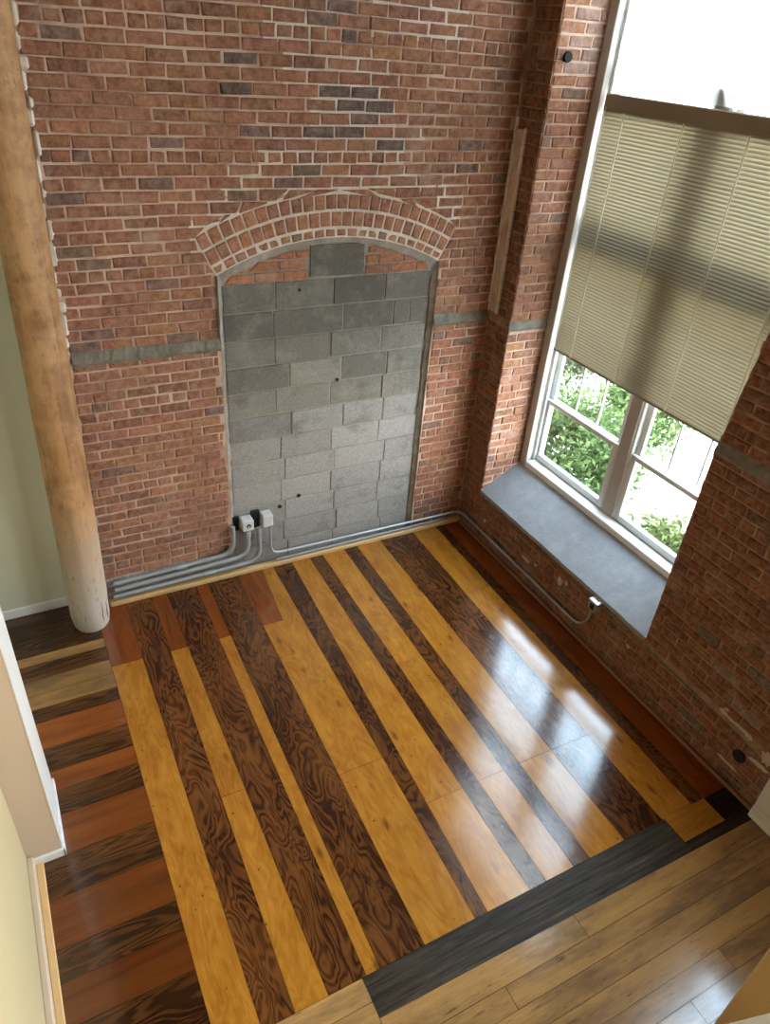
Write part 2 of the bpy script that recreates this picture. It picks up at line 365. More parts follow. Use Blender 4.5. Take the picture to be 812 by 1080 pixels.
# ---- floor
fl = MB(); rf = random.Random(5)
def plank(pts, m, tint, along='y'):
    ox, oy = rf.uniform(0, 40), rf.uniform(0, 40)
    h = rf.uniform(0, 0.0012)
    uv = [((p[1] if along == 'y' else p[0] * 0.42) + ox, (p[0] if along == 'y' else p[1]) + oy) for p in pts]
    top = [(p[0], p[1], h) for p in pts]; cx = sum(p[0] for p in pts) / 4; cy = sum(p[1] for p in pts) / 4; g = 0.0011
    top = [(x + (g if x < cx else -g), y + (g if y < cy else -g), z) for x, y, z in top]
    n = Vector(top[1]) - Vector(top[0]); n2 = Vector(top[2]) - Vector(top[0])
    if n.cross(n2).z < 0: top = top[::-1]; uv = uv[::-1]
    fl.face(top, m, tint, uv)
    bot = [(x, y, -0.018) for x, y, z in top]
    for i in range(4):
        j = (i + 1) % 4; fl.face([bot[i], bot[j], top[j], top[i]], m, (0.35, 0.35, 0.35), [uv[i], uv[j], uv[j], uv[i]])
def tn(a=1.0, r=0.0):
    f = a * rf.uniform(0.94, 1.06); return (f, f * (1 - r * 0.3), f * (1 - r))
YB = -3.326
edges = [(-3.392, -3.394), (-3.172, -3.186), (-2.962, -3.020), (-2.846, -2.846), (-2.604, -2.640), (-2.508, -2.562), (-2.246, -2.300), (-1.930, -1.985), (-1.755, -1.905),
         (-1.588, -1.618), (-1.465, -1.500), (-1.250, -1.300), (-1.120, -1.178), (-0.885, -0.908), (-0.535, -0.596), (-0.282, -0.335), (-0.195, -0.232), (0.02, 0.02)]
kinds = ['Y', 'D', 'Y', 'D', 'Y', 'D', 'Y', 'D', 'Y', 'D', 'Y', 'D', 'Y', 'D', 'Y', 'D', 'R']
seams = {0: [-0.70], 2: [-0.71, -2.05], 4: [-0.72], 6: [-0.715, -2.2], 7: [-1.9], 8: [-1.38, -2.61], 9: [-1.06, -2.61], 10: [-1.5, -2.61], 11: [-1.2, -2.61], 12: [-2.61], 13: [-1.25, -2.615], 14: [-1.0], 15: [-1.4]}
def ex(i, y):
    a, b = edges[i]; t = y / YB; return a + (b - a) * t
for i, kd in enumerate(kinds):
    ys = [0.05] + seams.get(i, []) + [YB]
    for s in range(len(ys) - 1):
        ya, yb = ys[s], ys[s + 1]
        if i == 0 and s == 1: yb = -3.60
        x0a, x1a, x0b, x1b = ex(i, ya), ex(i + 1, ya), ex(i, yb), ex(i + 1, yb)
        if kd == 'D': m, t = M_FIG, tn(1.0 if i < 7 else 0.8)
        elif kd == 'R': m, t = M_RED, tn(1.0)
        elif s == 0 and i in (0, 2, 4): m, t = M_RED, tn(1.0)
        else: m, t = M_YEL, tn(1.0)
        if i == 6 and s == 0:
            xm = -2.02; xn = -2.095
            plank([(x0a, ya), (xm, ya), (xn, yb), (x0b, yb)], M_RED, tn(1.15)); plank([(xm, ya), (x1a, ya), (x1b, yb), (xn, yb)], M_YEL, tn()); continue
        plank([(x0a, ya), (x1a, ya), (x1b, yb), (x0b, yb)], m, t)
# left strip: boards running the other way
yl = [0.12, -0.375, -0.469, -0.619, -0.768, -0.900, -1.024, -1.255, -1.448, -1.596, -1.773, -2.039, -2.279, -2.553, -2.720, -2.931, -3.20]
kl = [(M_FIG, 0.55), (M_OAK, 1.15), (M_FIG, 1.0), (M_OAK, 0.85), (M_OAK, 1.0), (M_FIG, 0.8), (M_RED, 1.25), (M_FIG, 0.8), (M_RED, 1.15), (M_FIG, 0.8), (M_RED, 0.85), (M_FIG, 0.7), (M_RED, 0.66), (M_FIG, 0.58), (M_RED, 0.58), (M_FIG, 0.55)]
for i in range(len(yl) - 1):
    plank([(-4.3, yl[i]), (-3.394, yl[i]), (-3.394, yl[i + 1]), (-4.3, yl[i + 1])], kl[i][0], tn(kl[i][1]), 'x')
# charcoal beam let into the floor, honey patch board at its end
plank([(-2.665, YB), (-0.578, YB), (-0.578, -3.558), (-2.665, -3.522)], M_BEAM, (1, 1, 1), 'x')
plank([(-0.578, -3.497), (-0.02, -3.497), (-0.02, -3.588), (-0.578, -3.558)], M_BEAM, (0.7, 0.65, 0.65), 'x')
plank([(-0.228, YB), (-0.02, YB), (-0.02, -3.497), (-0.228, -3.497)], M_BEAM, (0.5, 0.4, 0.4), 'x')
plank([(-0.578, YB + 0.02), (-0.228, YB + 0.01), (-0.228, -3.497), (-0.578, -3.497)], M_YEL, (0.85, 0.85, 0.85), 'x')
# near field of worn narrow boards
y = -3.20
nb = 0
for (xa, xb, ya) in [(-4.3, -3.39, -3.20), (-3.165, -2.665, YB)]:
    yy = ya
    while yy > -3.55:
        y2 = max(yy - 0.118, -3.56); plank([(xa, yy), (xb, yy), (xb, y2), (xa, y2)], M_OAK, tn(1.35), 'x'); yy = y2
yy = -3.555
while yy > -8.9:
    y2 = yy - 0.116; cuts = [-4.3] + sorted(rf.uniform(-4.0, 0.0) for _ in range(2)) + [0.0]
    for a, b in zip(cuts, cuts[1:]):
        sk = lambda x: (-0.0165 * (x + 2.665) + 0.033) if -2.666 < x else 0.0
        if yy == -3.555 and a < -2.665 < b:
            plank([(a, yy), (-2.665, yy), (-2.665, y2), (a, y2)], M_OAK, tn(1.1), 'x'); a = -2.665
        h0 = sk(a + 1e-6) if yy == -3.555 else 0; h1 = sk(b) if yy == -3.555 else 0
        plank([(a, yy + h0), (b, yy + h1), (b, y2), (a, y2)], M_OAK, tn(1.1), 'x')
    yy = y2
fl.box(-4.4, 0.3, -9.0, 0.4, -0.12, -0.019, M_GAP)
structure(fl, 'floor')

# ---- back wall with arched, blocked-up opening
OA, OB, ZL = -2.262, -0.535, 2.02
AX, AR, AZ, AW = -1.398, 1.88, 0.832, 0.29
SPR = 2.505
def arc_hw(r, z):
    t = r * r - (z - AZ) ** 2; return math.sqrt(t) if t > 0 else -1
bw = MB()
def PB(u, v, d): return Vector((u, -d, v))                          # datum y = 0, room side is -y
def left_edge(v): return -3.292 + 0.021 * v + 0.012 * math.sin(v * 23) * math.sin(v * 7.1)
def spans_b(v):
    L, Rr = left_edge(v), -0.004
    if v < SPR - 0.02: return [(L, OA + 0.012 * math.sin(v * 9) - 0.014), (OB + 0.014 + 0.006 * math.sin(v * 11), Rr)]
    ze = AZ + (AR + AW) * math.cos(math.radians(27.1))
    h = arc_hw(AR + AW + 0.012, v)
    he = math.tan(math.radians(27.1)) * (v - AZ) + 0.012
    if v < ze: return [(L, AX - he), (AX + he, Rr)]
    if h > 0: return [(L, AX - h), (AX + h, Rr)]
    return [(L, Rr)]
def tint_b(u, v, rng):
    c = brick_tint(rng)
    if v < 0.17 and u < OA: g = rng.uniform(0.30, 0.42); return (g, g * 0.97, g * 0.93)     # grey paint on the lowest courses
    if abs(u + 2.08) < 0.10 and abs(v - 3.56) < 0.05: return (0.075, 0.062, 0.05)     # soot-dark pocket
    if v > 3.2 and -2.1 < u < -0.9 and rng.random() < 0.16: return (0.13, 0.10, 0.095)
    if v < 2 and u > OB: c = tuple(a * b for a, b in zip(c, (1.18, 1.1, 1.0)))  # warm glow right of the opening put into the brick colour
    return c
hd = lambda i: i % 9 == 4
lay(bw, PB, 0.02, ZL - 0.02, spans_b, 11, tint_b, 0.0, hd)
lay(bw, PB, ZL + 0.055, ZC, spans_b, 12, tint_b, -0.022, lambda i: i % 9 == 6)
# mortar bed behind the bricks (with the opening left out)
def strip(mb, u0, u1, z0, z1, d, m, n=1):
    mb.face([PB(u0, z0, d), PB(u1, z0, d), PB(u1, z1, d), PB(u0, z1, d)], m)
for (z0, z1, d) in ((0.0, ZL, -0.0075), (ZL, ZC, -0.0295)):
    zt = min(z1, SPR)
    strip(bw, -3.30 + 0.021 * z0, OA, z0, zt, d, M_MORTAR); strip(bw, OB, 0.03, z0, zt, d, M_MORTAR)
    if z1 > SPR:
        strip(bw, -3.245, OA, SPR, z1, d, M_MORTAR); strip(bw, OB, 0.03, SPR, z1, d, M_MORTAR)
        K = 40
        for k in range(K):
            a, b = OA + (OB - OA) * k / K, OA + (OB - OA) * (k + 1) / K
            za = AZ + arc_v if False else AZ + math.sqrt(AR ** 2 - (a - AX) ** 2); zb = AZ + math.sqrt(AR ** 2 - (b - AX) ** 2)
            bw.face([PB(a, za, d), PB(b, zb, d), PB(b, z1, d), PB(a, z1, d)], M_MORTAR)
            bw.face([PB(a, za, -0.10), PB(b, zb, -0.10), PB(b, zb, d), PB(a, za, d)], M_CEM)
for u in (OA, OB): bw.face([PB(u, 0, -0.10), PB(u, SPR, -0.10), PB(u, SPR, -0.005), PB(u, 0, -0.005)], M_CEM)
# free left end of the brickwork, pale ragged mortar along it
rg = random.Random(3); zz = 0.0
bw.face([Vector((-3.30, 0.0075, 0)), Vector((-3.30, 0.16, 0)), Vector((-3.19, 0.16, ZC)), Vector((-3.19, 0.0295, ZC))], M_MORTAR)
while zz < ZC:
    h = rg.uniform(0.05, 0.16); x = left_edge(zz) - 0.004
    if zz > 1.95:
        bw.box(x - rg.uniform(0.012, 0.03), x + rg.uniform(0.004, 0.026), rg.uniform(0.004, 0.02), 0.09, zz, zz + h * rg.uniform(0.6, 1.0), M_FRESH, 0.012)
    zz += h
# arch: two rings of headers over one thin ring
ra = random.Random(21)
def ring(r0, r1, n, half, seed, d):
    for k in range(n):
        t0 = -half + 2 * half * k / n; t1 = -half + 2 * half * (k + 1) / n; g = 0.0068
        q = []
        for (r, t, s) in ((r0 + g, t0, 1), (r0 + g, t1, -1), (r1 - g, t1, -1), (r1 - g, t0, 1)):
            q.append((AX + r * math.sin(t + s * g / r), AZ + r * math.cos(t + s * g / r)))
        one_brick(bw, PB, q, d + ra.uniform(-0.003, 0.003), ra, None, tuple(c * 1.12 for c in brick_tint(ra)), 0.0022, 0.02, 0.006, True)
HALF = math.radians(27.3)
ring(AR + 0.003, AR + 0.066, 22, HALF, 1, -0.024); ring(AR + 0.072, AR + 0.178, 23, HALF, 2, -0.019); ring(AR + 0.184, AR + 0.288, 24, HALF, 3, -0.017)
K = 36
for k in range(K):                                                  # repointed joints round the arch
    t0, t1 = -HALF + 2 * HALF * k / K, -HALF + 2 * HALF * (k + 1) / K
    for r0, r1 in ((AR + 0.002, AR + AW + 0.012),):
        bw.face([PB(AX + r0 * math.sin(t0), AZ + r0 * math.cos(t0), -0.0275), PB(AX + r0 * math.sin(t1), AZ + r0 * math.cos(t1), -0.0275), PB(AX + r1 * math.sin(t1), AZ + r1 * math.cos(t1), -0.0275), PB(AX + r1 * math.sin(t0), AZ + r1 * math.cos(t0), -0.0275)], M_FRESH)
for (u0, u1, z0, z1) in ((-2.20, -0.62, 3.0, 3.10), (-2.15, -0.78, 3.10, 3.17), (-1.95, -0.9, 3.17, 3.32), (-1.85, -0.75, 3.32, 3.40), (-1.60, -0.98, 3.40, 3.62), (-1.78, -1.05, 3.62, 3.84), (-1.9, -1.5, 3.84, 4.2), (-1.2, -0.5, 3.9, 4.1), (-2.42, -2.2, 2.62, 2.86), (-0.60, -0.38, 2.80, 3.05), (-2.30, -2.12, 2.84, 2.98)):
    bw.face([PB(u0, z0, -0.0285), PB(u1, z0, -0.0285), PB(u1, z1, -0.0285), PB(u0, z1, -0.0285)], M_FRESH)
o_back = structure(bw, 'wall_back')
# ---- ledge wash where the wall steps back
tr = MB(); rt = random.Random(8)
def ledge(mb, P, u0, u1, step, n):
    a = []; b = []; c = []
    for k in range(n + 1):
        u = u0 + (u1 - u0) * k / n
        a.append(P(u, ZL - 0.028 + rt.uniform(-0.004, 0.004), 0.004)); b.append(P(u, ZL - 0.006 + rt.uniform(-0.006, 0.006), 0.012 + rt.uniform(-0.003, 0.003)))
        c.append(P(u, ZL + 0.060 + rt.uniform(-0.007, 0.007), -step - 0.004))
    mb.grid([a, b, c], M_WASH, False, smooth=False)
ledge(tr, PB, -3.24, OA - 0.005, 0.022, 40); ledge(tr, PB, OB + 0.01, 0.0, 0.022, 16)

# ---- block infill
bi = MB(); rb = random.Random(17)
ZT, BH = 2.431, 0.2032
UL, UR = OA + 0.035, OB - 0.035
def b2u(x): return UL + (x - 105.0) / (690.0 - 105.0) * (UR - UL)
rowsx = [[105, 240, 400, 550, 690], [105, 235, 430, 580, 632, 690], [105, 236, 395, 548, 690], [105, 277, 430, 572, 690], [105, 238, 398, 560, 690], [105, 282, 440, 570, 690],
         [105, 250, 405, 560, 690], [105, 262, 418, 585, 690], [105, 250, 408, 575, 690], [105, 262, 420, 570, 690], [105, 255, 430, 580, 690], [105, 270, 420, 590, 690]]
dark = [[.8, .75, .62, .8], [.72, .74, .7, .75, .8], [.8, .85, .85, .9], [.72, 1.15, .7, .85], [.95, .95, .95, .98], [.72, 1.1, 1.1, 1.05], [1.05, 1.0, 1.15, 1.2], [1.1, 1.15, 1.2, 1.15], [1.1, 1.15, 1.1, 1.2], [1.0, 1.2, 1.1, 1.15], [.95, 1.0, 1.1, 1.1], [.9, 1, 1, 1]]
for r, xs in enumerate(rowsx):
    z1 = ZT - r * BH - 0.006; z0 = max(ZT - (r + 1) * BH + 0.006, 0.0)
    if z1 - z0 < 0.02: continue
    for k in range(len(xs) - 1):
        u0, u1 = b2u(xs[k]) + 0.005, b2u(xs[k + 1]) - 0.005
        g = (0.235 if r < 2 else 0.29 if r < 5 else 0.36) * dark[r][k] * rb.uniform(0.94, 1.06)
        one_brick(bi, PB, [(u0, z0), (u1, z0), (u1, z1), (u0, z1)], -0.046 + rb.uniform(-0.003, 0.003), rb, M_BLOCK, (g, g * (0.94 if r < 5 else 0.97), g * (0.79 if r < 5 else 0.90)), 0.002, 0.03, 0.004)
one_brick(bi, PB, [(-1.580, 2.447), (-1.152, 2.442), (-1.158, 2.662), (-1.580, 2.664)], -0.044, rb, M_BLOCK, (0.150, 0.140, 0.115), 0.002, 0.03, 0.004)
def spans_in(v):
    h = arc_hw(AR - 0.05, v); h = max(min(h, 0.80), 0.0)
    return [(AX - h, -1.596), (-1.140, AX + h)] if h > 0.3 else []
rt2 = random.Random(4)
lay(bi, PB, ZT + 0.004, ZT + 0.20, spans_in, 9, lambda u, v, r: brick_tint(r, 'orange') if r.random() < 0.6 else brick_tint(r), -0.044)
# joints and cement border
for k in range(48):
    a, b = OA + (OB - OA) * k / 48, OA + (OB - OA) * (k + 1) / 48
    za = AZ + math.sqrt(AR ** 2 - (a - AX) ** 2); zb = AZ + math.sqrt(AR ** 2 - (b - AX) ** 2)
    bi.face([PB(a, 0, -0.0535), PB(b, 0, -0.0535), PB(b, zb, -0.0535), PB(a, za, -0.0535)], M_JOINT)
def border(pts_o, pts_i, d0, d1):
    bi.grid([[PB(*p, d0) for p in pts_o], [PB(*p, d1) for p in pts_i], [PB(*p, d1 - 0.012) for p in pts_i]], M_CEM, False, smooth=False)
n = 50
for side, U in ((1, OA), (-1, OB)):
    o_, i_ = [], []
    for k in range(n + 1):
        z = SPR * k / n; o_.append((U - side * 0.010, z)); i_.append((U + side * (0.030 + rb.uniform(-0.008, 0.010)), z))
    border(o_, i_, -0.014, -0.038)
o_, i_ = [], []
for k in range(n + 1):
    t = -HALF + 2 * HALF * k / n; o_.append((AX + (AR + 0.004) * math.sin(t), AZ + (AR + 0.004) * math.cos(t))); w_ = 0.030 + 0.030 * abs(t) / HALF + rb.uniform(-0.008, 0.008)
    i_.append((AX + (AR - w_) * math.sin(t), AZ + (AR - w_) * math.cos(t)))
border(o_, i_, -0.030, -0.040)
for (u, z, r) in ((-1.66, 0.62, 0.018), (-1.83, 0.55, 0.018), (-1.34, 1.63, 0.014), (-1.66, 2.36, 0.012)):    # drill holes in the blocks
    bi.tube([PB(u, z, -0.060), PB(u, z, -0.0405)], r, M_DARK, 10)
structure(bi, 'wall_back_infill')

# ---- right (window) wall
rw = MB()
JL, JR = -0.286, -2.388                                             # window opening in y
ZS, SR, XD = 0.505, 0.225, 0.398                                    # sill front height, rise, depth to the frame
YE = -3.53                                                          # brick shows as far as here
def PR(u, v, d): return Vector((-d, -u, v))                         # u runs along -y; faces -x
def PR2(u, v, d): return Vector((-d, u, v))
def sp_low(v):
    return [(0.006, -YE)] if v < ZS - 0.085 else [(0.006, -JL - 0.004), (-JR + 0.006 + 0.006 * math.sin(v * 17), -YE)]
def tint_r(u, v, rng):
    c = tuple(a * b for a, b in zip(brick_tint(rng), (0.66, 0.52, 0.42)))  # shade of the window wall put into its brick colour
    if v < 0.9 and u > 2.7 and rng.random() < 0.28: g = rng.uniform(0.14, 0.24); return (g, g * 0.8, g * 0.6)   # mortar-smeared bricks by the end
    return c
def jr(v): return -JR + 0.075 * max(0.0, v - 2.0)                     # the near jamb leans back above the ledge
def PRf(u, v, d): return PR(u, v, d)
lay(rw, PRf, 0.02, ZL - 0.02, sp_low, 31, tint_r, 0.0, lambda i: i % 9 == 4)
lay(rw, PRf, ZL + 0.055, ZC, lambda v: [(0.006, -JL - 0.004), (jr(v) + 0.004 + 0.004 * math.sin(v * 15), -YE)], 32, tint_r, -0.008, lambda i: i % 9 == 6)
def rect_r(mb, u0, u1, z0, z1, d, m): mb.face([PR(u0, z0, d), PR(u1, z0, d), PR(u1, z1, d), PR(u0, z1, d)], m)
rect_r(rw, -0.1, -YE + 0.05, 0, ZS - 0.02, -0.0075, M_SHADEM)
for (z0, z1, d) in ((ZS - 0.02, ZL, -0.0075), (ZL, ZC, -0.0155)):
    rect_r(rw, -0.1, -JL, z0, z1, d, M_SHADEM); rw.face([PR(jr(z0), z0, d), PR(-YE + 0.05, z0, d), PR(-YE + 0.05, z1, d), PR(jr(z1), z1, d)], M_SHADEM)
# reveals
def PJ(u, v, d): return Vector((u, JL - d, v))                      # far reveal faces -y
lay(rw, PJ, ZS - 0.02, ZL - 0.02, lambda v: [(0.004, XD + 0.02)], 41, None, 0.0, lambda i: i % 9 == 4)
lay(rw, PJ, ZL + 0.055, ZC, lambda v: [(0.010, XD + 0.02)], 42, lambda u, v, r: tuple(0.5 * a + 0.5 * b for a, b in zip((0.46, 0.38, 0.34), brick_tint(r))) if (v > 3.75 and u > 0.17) else brick_tint(r), 0.0)
rw.face([PJ(0.0075, ZS - 0.1, -0.0075), PJ(0.62, ZS - 0.1, -0.0075), PJ(0.62, ZC, -0.0075), PJ(0.0075, ZC, -0.0075)], M_MORTAR)
def PJ2(u, v, d): return Vector((u, -jr(v) + d, v))                     # near reveal faces +y
lay(rw, PJ2, ZS - 0.02, ZC, lambda v: [(0.004, XD + 0.02)], 43)
rw.face([PJ2(0.0075, ZS - 0.1, -0.0075), PJ2(0.62, ZS - 0.1, -0.0075), PJ2(0.62, ZC, -0.0075), PJ2(0.0075, ZC, -0.0075)], M_MORTAR)
# outer body of the wall (outside the room) and lintel
for (y0, y1, z0, z1) in ((JL, 0.6, -0.6, ZC), (-3.62, JR - 0.27, -0.6, ZC), (JR, JL, -0.6, ZS - 0.03), (JR, JL, 4.88, ZC)):
    rw.box(0.02, 0.62, y0 + 0.008, y1 - 0.008, z0, z1, M_MORTAR)
o_right = structure(rw, 'wall_right')
ledge(tr, PR, -JR + 0.004, 3.50, 0.008, 30)
ledge(tr, PJ, 0.004, XD + 0.01, 0.0, 8)
structure(tr, 'trim_1')
# mortar-filled chase in the corner
ch = MB()
ch.box(-0.012, 0.004, -0.118, -0.004, 2.09, 3.42, M_MORTAR, 0.004)
for yy in (-0.006, -0.118):
    zz = 2.09
    while zz < 3.40:
        h = rt.uniform(0.05, 0.15); ch.box(-0.020 - rt.uniform(0, 0.006), 0.004, yy - 0.009, yy + 0.009 + rt.uniform(0, 0.004), zz, zz + h * 0.96, M_FRESH, 0.005); zz += h
structure(ch, 'trim_2')
# sloping concrete sill
si = MB()
ys = [JL - 0.003 + (JR - JL + 0.006) * k / 24 for k in range(25)]
rs = random.Random(6)
fr = [(-0.008 + rs.uniform(-0.003, 0.003), yy, ZS - 0.004 + rs.uniform(-0.003, 0.003)) for yy in ys]
si.grid([[(0.02, yy, ZS - 0.045) for yy in ys], [(a + 0.002, b, c - 0.036) for a, b, c in fr], fr, [(XD * 0.5, yy, ZS + SR * 0.5) for yy in ys], [(XD + 0.16, yy, ZS + SR * (XD + 0.16) / XD) for yy in ys]], M_SILL, False, smooth=False)
structure(si, 'trim_3')
# baseboard along the right wall (a thick dark board), pine strip on the back wall
bb = MB(); bb.box(-0.034, -0.004, YE + 0.0, -0.045, 0.0, 0.022, plain('worn_board_edge', (0.30, 0.15, 0.075), 0.6), 0.006); structure(bb, 'baseboard_right')
bb = MB(); bb.box(-3.285, -0.012, -0.055, 0.0, 0.0, 0.045, M_PINE, 0.008); structure(bb, 'baseboard_back')

# ---- plain walls: left, far recess, near right drywall, front, ceiling
wl = MB()
M_BACK = plain('dark_unseen_wall', (0.13, 0.055, 0.035), 0.9)  # dark tone for unseen walls, added to cut bounce onto the right wall
wl.box(-4.30, -4.062, -4.70, -2.03, 0, 2.25, M_CREAM); wl.box(-4.30, -4.20, -2.03, 0.35, 0, ZC, M_SAGE); wl.box(-4.30, -4.20, -9.0, -4.70, 0, ZC, M_BACK); wl.box(-4.30, -4.20, -4.70, -2.03, 2.25, ZC, M_BACK)
structure(wl, 'wall_left')
st = MB(); st.box(-4.20, -3.888, -2.03, -1.56, 0.0, 2.25, M_TAN); st.box(-3.8885, -3.884, -2.033, -1.556, 0.0, 2.25, M_WHITE); structure(st, 'trim_4')
st = MB(); st.box(-4.062, -3.872, -2.046, -2.03, 0.0, 0.062, M_WHITE, 0.004); st.box(-3.886, -3.872, -2.046, -1.545, 0.0, 0.062, M_WHITE, 0.004)
st.box(-4.062, -4.030, -9.0, -2.046, 0.0, 0.10, M_TAN, 0.004); st.box(-4.030, -3.992, -9.0, -2.046, 0.0, 0.022, M_PINE, 0.004); structure(st, 'baseboard_left')
wr = MB(); wr.box(-4.30, -3.20, 0.115, 0.35, 0, ZC, M_SAGE); structure(wr, 'wall_back_recess')
st = MB(); st.box(-4.20, -3.30, 0.097, 0.115, 0.0, 0.085, M_WHITE, 0.005); structure(st, 'baseboard_back_recess')
W2 = (-5.75, -3.60, 1.50, 4.95)
W3 = (-8.45, -6.25, 0.80, 4.95)  # unseen window, added to bring more daylight onto the back wall
wd = MB()
for (y0, y1, z0, z1) in ((-9.0, W3[0], 0, ZC), (W3[1], W2[0], 0, ZC), (W2[1], YE, 0, ZC), (W2[0], W2[1], 0, W2[2]), (W2[0], W2[1], W2[3], ZC), (W3[0], W3[1], 0, W3[2]), (W3[0], W3[1], W3[3], ZC)):
    wd.box(-0.05, 0.62, y0, y1, z0, z1, M_PLASTER)
wd.box(-0.066, -0.05, -9.0, YE, 0, 0.10, M_WHITE, 0.004)
structure(wd, 'wall_right_plaster')
wf = MB(); wf.box(-4.30, 0.62, -9.2, -9.0, 0, ZC, M_BACK); structure(wf, 'wall_front')
ce = MB(); ce.box(-4.5, 0.62, -9.2, 0.6, ZC, ZC + 0.2, M_CEIL)
for yy in (-1.3, -3.4, -5.5, -7.6): ce.box(-4.3, 0.0, yy - 0.12, yy + 0.12, ZC - 0.30, ZC - 0.001, M_CEIL, 0.01)
structure(ce, 'ceiling')
ob = MB(); ob.box(-4.5, 0.62, 0.36, 0.6, -0.6, ZC, M_MORTAR); ob.box(-4.5, -4.31, -9.2, 0.36, -0.6, ZC, M_MORTAR); structure(ob, 'wall_outer')

# ---- window 1: two double-hung units under fixed lights
W1 = empty('window_1', (XD, -1.337, ZS + SR), kind='structure')
ZB, ZMID, ZTOP = 0.722, 2.74, 4.86
YL, YR, YM0, YM1 = JL - 0.004, JR + 0.004, -1.262, -1.412
def frame_box(name, boxes, m, bev=0.006):
    b = MB()
    for q in boxes: b.box(*q, m, bev)
    return part(b, name, W1)
frame_box('casing', [(XD - 0.015, XD + 0.03, YL - 0.085, YL, ZB - 0.012, ZTOP), (XD - 0.015, XD + 0.03, YR, YR + 0.085, ZB - 0.012, ZTOP)], M_CASE, 0.004)
frame_box('jamb', [(XD + 0.03, XD + 0.20, YL - 0.070, YL, ZB, ZTOP), (XD + 0.03, XD + 0.20, YR, YR + 0.070, ZB, ZTOP),
                   (XD + 0.03, XD + 0.20, YR, YL, ZTOP, ZTOP + 0.06)], M_FRAME)
frame_box('jamb_stop', [(XD + 0.062, XD + 0.086, YL - 0.098, YL - 0.070, ZB, ZTOP), (XD + 0.062, XD + 0.086, YR + 0.070, YR + 0.098, ZB, ZTOP)], M_FRAME, 0.003)
frame_box('stool', [(XD - 0.015, XD + 0.20, YR + 0.085, YL - 0.085, ZB - 0.012, ZB + 0.055)], M_WHITE)
frame_box('mullion', [(XD + 0.088, XD + 0.18, YM1, YM0, ZB + 0.055, 3.80)], M_FRAME)
frame_box('mullion_face', [(XD + 0.076, XD + 0.088, YM1 + 0.02, YM0 - 0.02, ZB + 0.055, 3.80)], M_CASE, 0.003)
frame_box('transom', [(XD + 0.088, XD + 0.19, YR + 0.07, YM1, ZMID, ZMID + 0.11), (XD + 0.088, XD + 0.19, YM0, YL - 0.07, ZMID, ZMID + 0.11)], M_FRAME)
def sash(name, x0, x1, y0, y1, z0, z1, stile, rb_, rt_, lights=None):
    e = empty(name, (0, 0, 0)); e.parent = W1; e.location = Vector((x0, (y0 + y1) / 2, z0)) - Vector(W1.location)
    b = MB(); b.box(x0, x1, y0, y0 + stile, z0, z1, M_FRAME, 0.005); b.box(x0, x1, y1 - stile, y1, z0, z1, M_FRAME, 0.005)
    b.box(x0, x1, y0 + stile, y1 - stile, z0, z0 + rb_, M_FRAME, 0.005); b.box(x0, x1, y0 + stile, y1 - stile, z1 - rt_, z1, M_FRAME, 0.005)
    part(b, 'sash_frame', e)
    xm = (x0 + x1) / 2
    g = MB(); g.box(xm - 0.002, xm + 0.002, y0 + stile - 0.004, y1 - stile + 0.004, z0 + rb_ - 0.004, z1 - rt_ + 0.004, M_GLASS); part(g, 'pane', e)
    if lights:
        b = MB(); ny, nz = lights
        for k in range(1, ny): yk = y0 + stile + (y1 - y0 - 2 * stile) * k / ny; b.box(xm - 0.010, xm + 0.010, yk - 0.009, yk + 0.009, z0 + rb_, z1 - rt_, M_FRAME, 0.004)
        for k in range(1, nz): zk = z0 + rb_ + (z1 - z0 - rb_ - rt_) * k / nz; b.box(xm - 0.010, xm + 0.010, y0 + stile, y1 - stile, zk - 0.009, zk + 0.009, M_FRAME, 0.004)
        part(b, 'muntins', e)
    return e
for (ya, yb) in ((YM0 + 0.002, YL - 0.072), (YR + 0.072, YM1 - 0.002)):
    sash('lower_sash', XD + 0.090, XD + 0.125, ya, yb, ZB + 0.056, 1.375, 0.052, 0.06, 0.042)
    sash('upper_sash', XD + 0.128, XD + 0.163, ya, yb, 1.332, ZMID - 0.001, 0.052, 0.048, 0.06, (3, 2))
    sash('top_light', XD + 0.128, XD + 0.163, ya, yb, ZMID + 0.111, 3.80, 0.045, 0.05, 0.06)

sash('fixed_light', XD + 0.128, XD + 0.163, YR + 0.072, YL - 0.072, 3.802, ZTOP - 0.001, 0.045, 0.05, 0.06)
# ---- windows further along the same wall (window 2 shows in the gloss of the floor, window 3 is added for light)
def far_window(name, W):
    e = empty(name, (0.42, (W[0] + W[1]) / 2, W[2]), kind='structure')
    b = MB(); ym = (W[0] + W[1]) / 2
    for q in ((0.42, 0.56, W[0], W[0] + 0.07, W[2], W[3]), (0.42, 0.56, W[1] - 0.07, W[1], W[2], W[3]), (0.42, 0.56, ym - 0.05, ym + 0.05, W[2], W[3]),
              (0.42, 0.56, W[0], W[1], W[2], W[2] + 0.07), (0.42, 0.56, W[0], W[1], W[3] - 0.07, W[3])): b.box(*q, M_FRAME, 0.006)
    for (ya, yb) in ((W[0] + 0.07, ym - 0.05), (ym + 0.05, W[1] - 0.07)): b.box(0.47, 0.51, ya, yb, 2.72, 2.78, M_FRAME, 0.006)
    part(b, 'window_frame', e)
    for (ya, yb) in ((W[0] + 0.07, ym - 0.05), (ym + 0.05, W[1] - 0.07)):
        g = MB(); g.box(0.488, 0.492, ya, yb, W[2] + 0.06, W[3] - 0.06, M_GLASS); part(g, 'pane', e)
far_window('window_2', W2); far_window('added_window_3', W3)

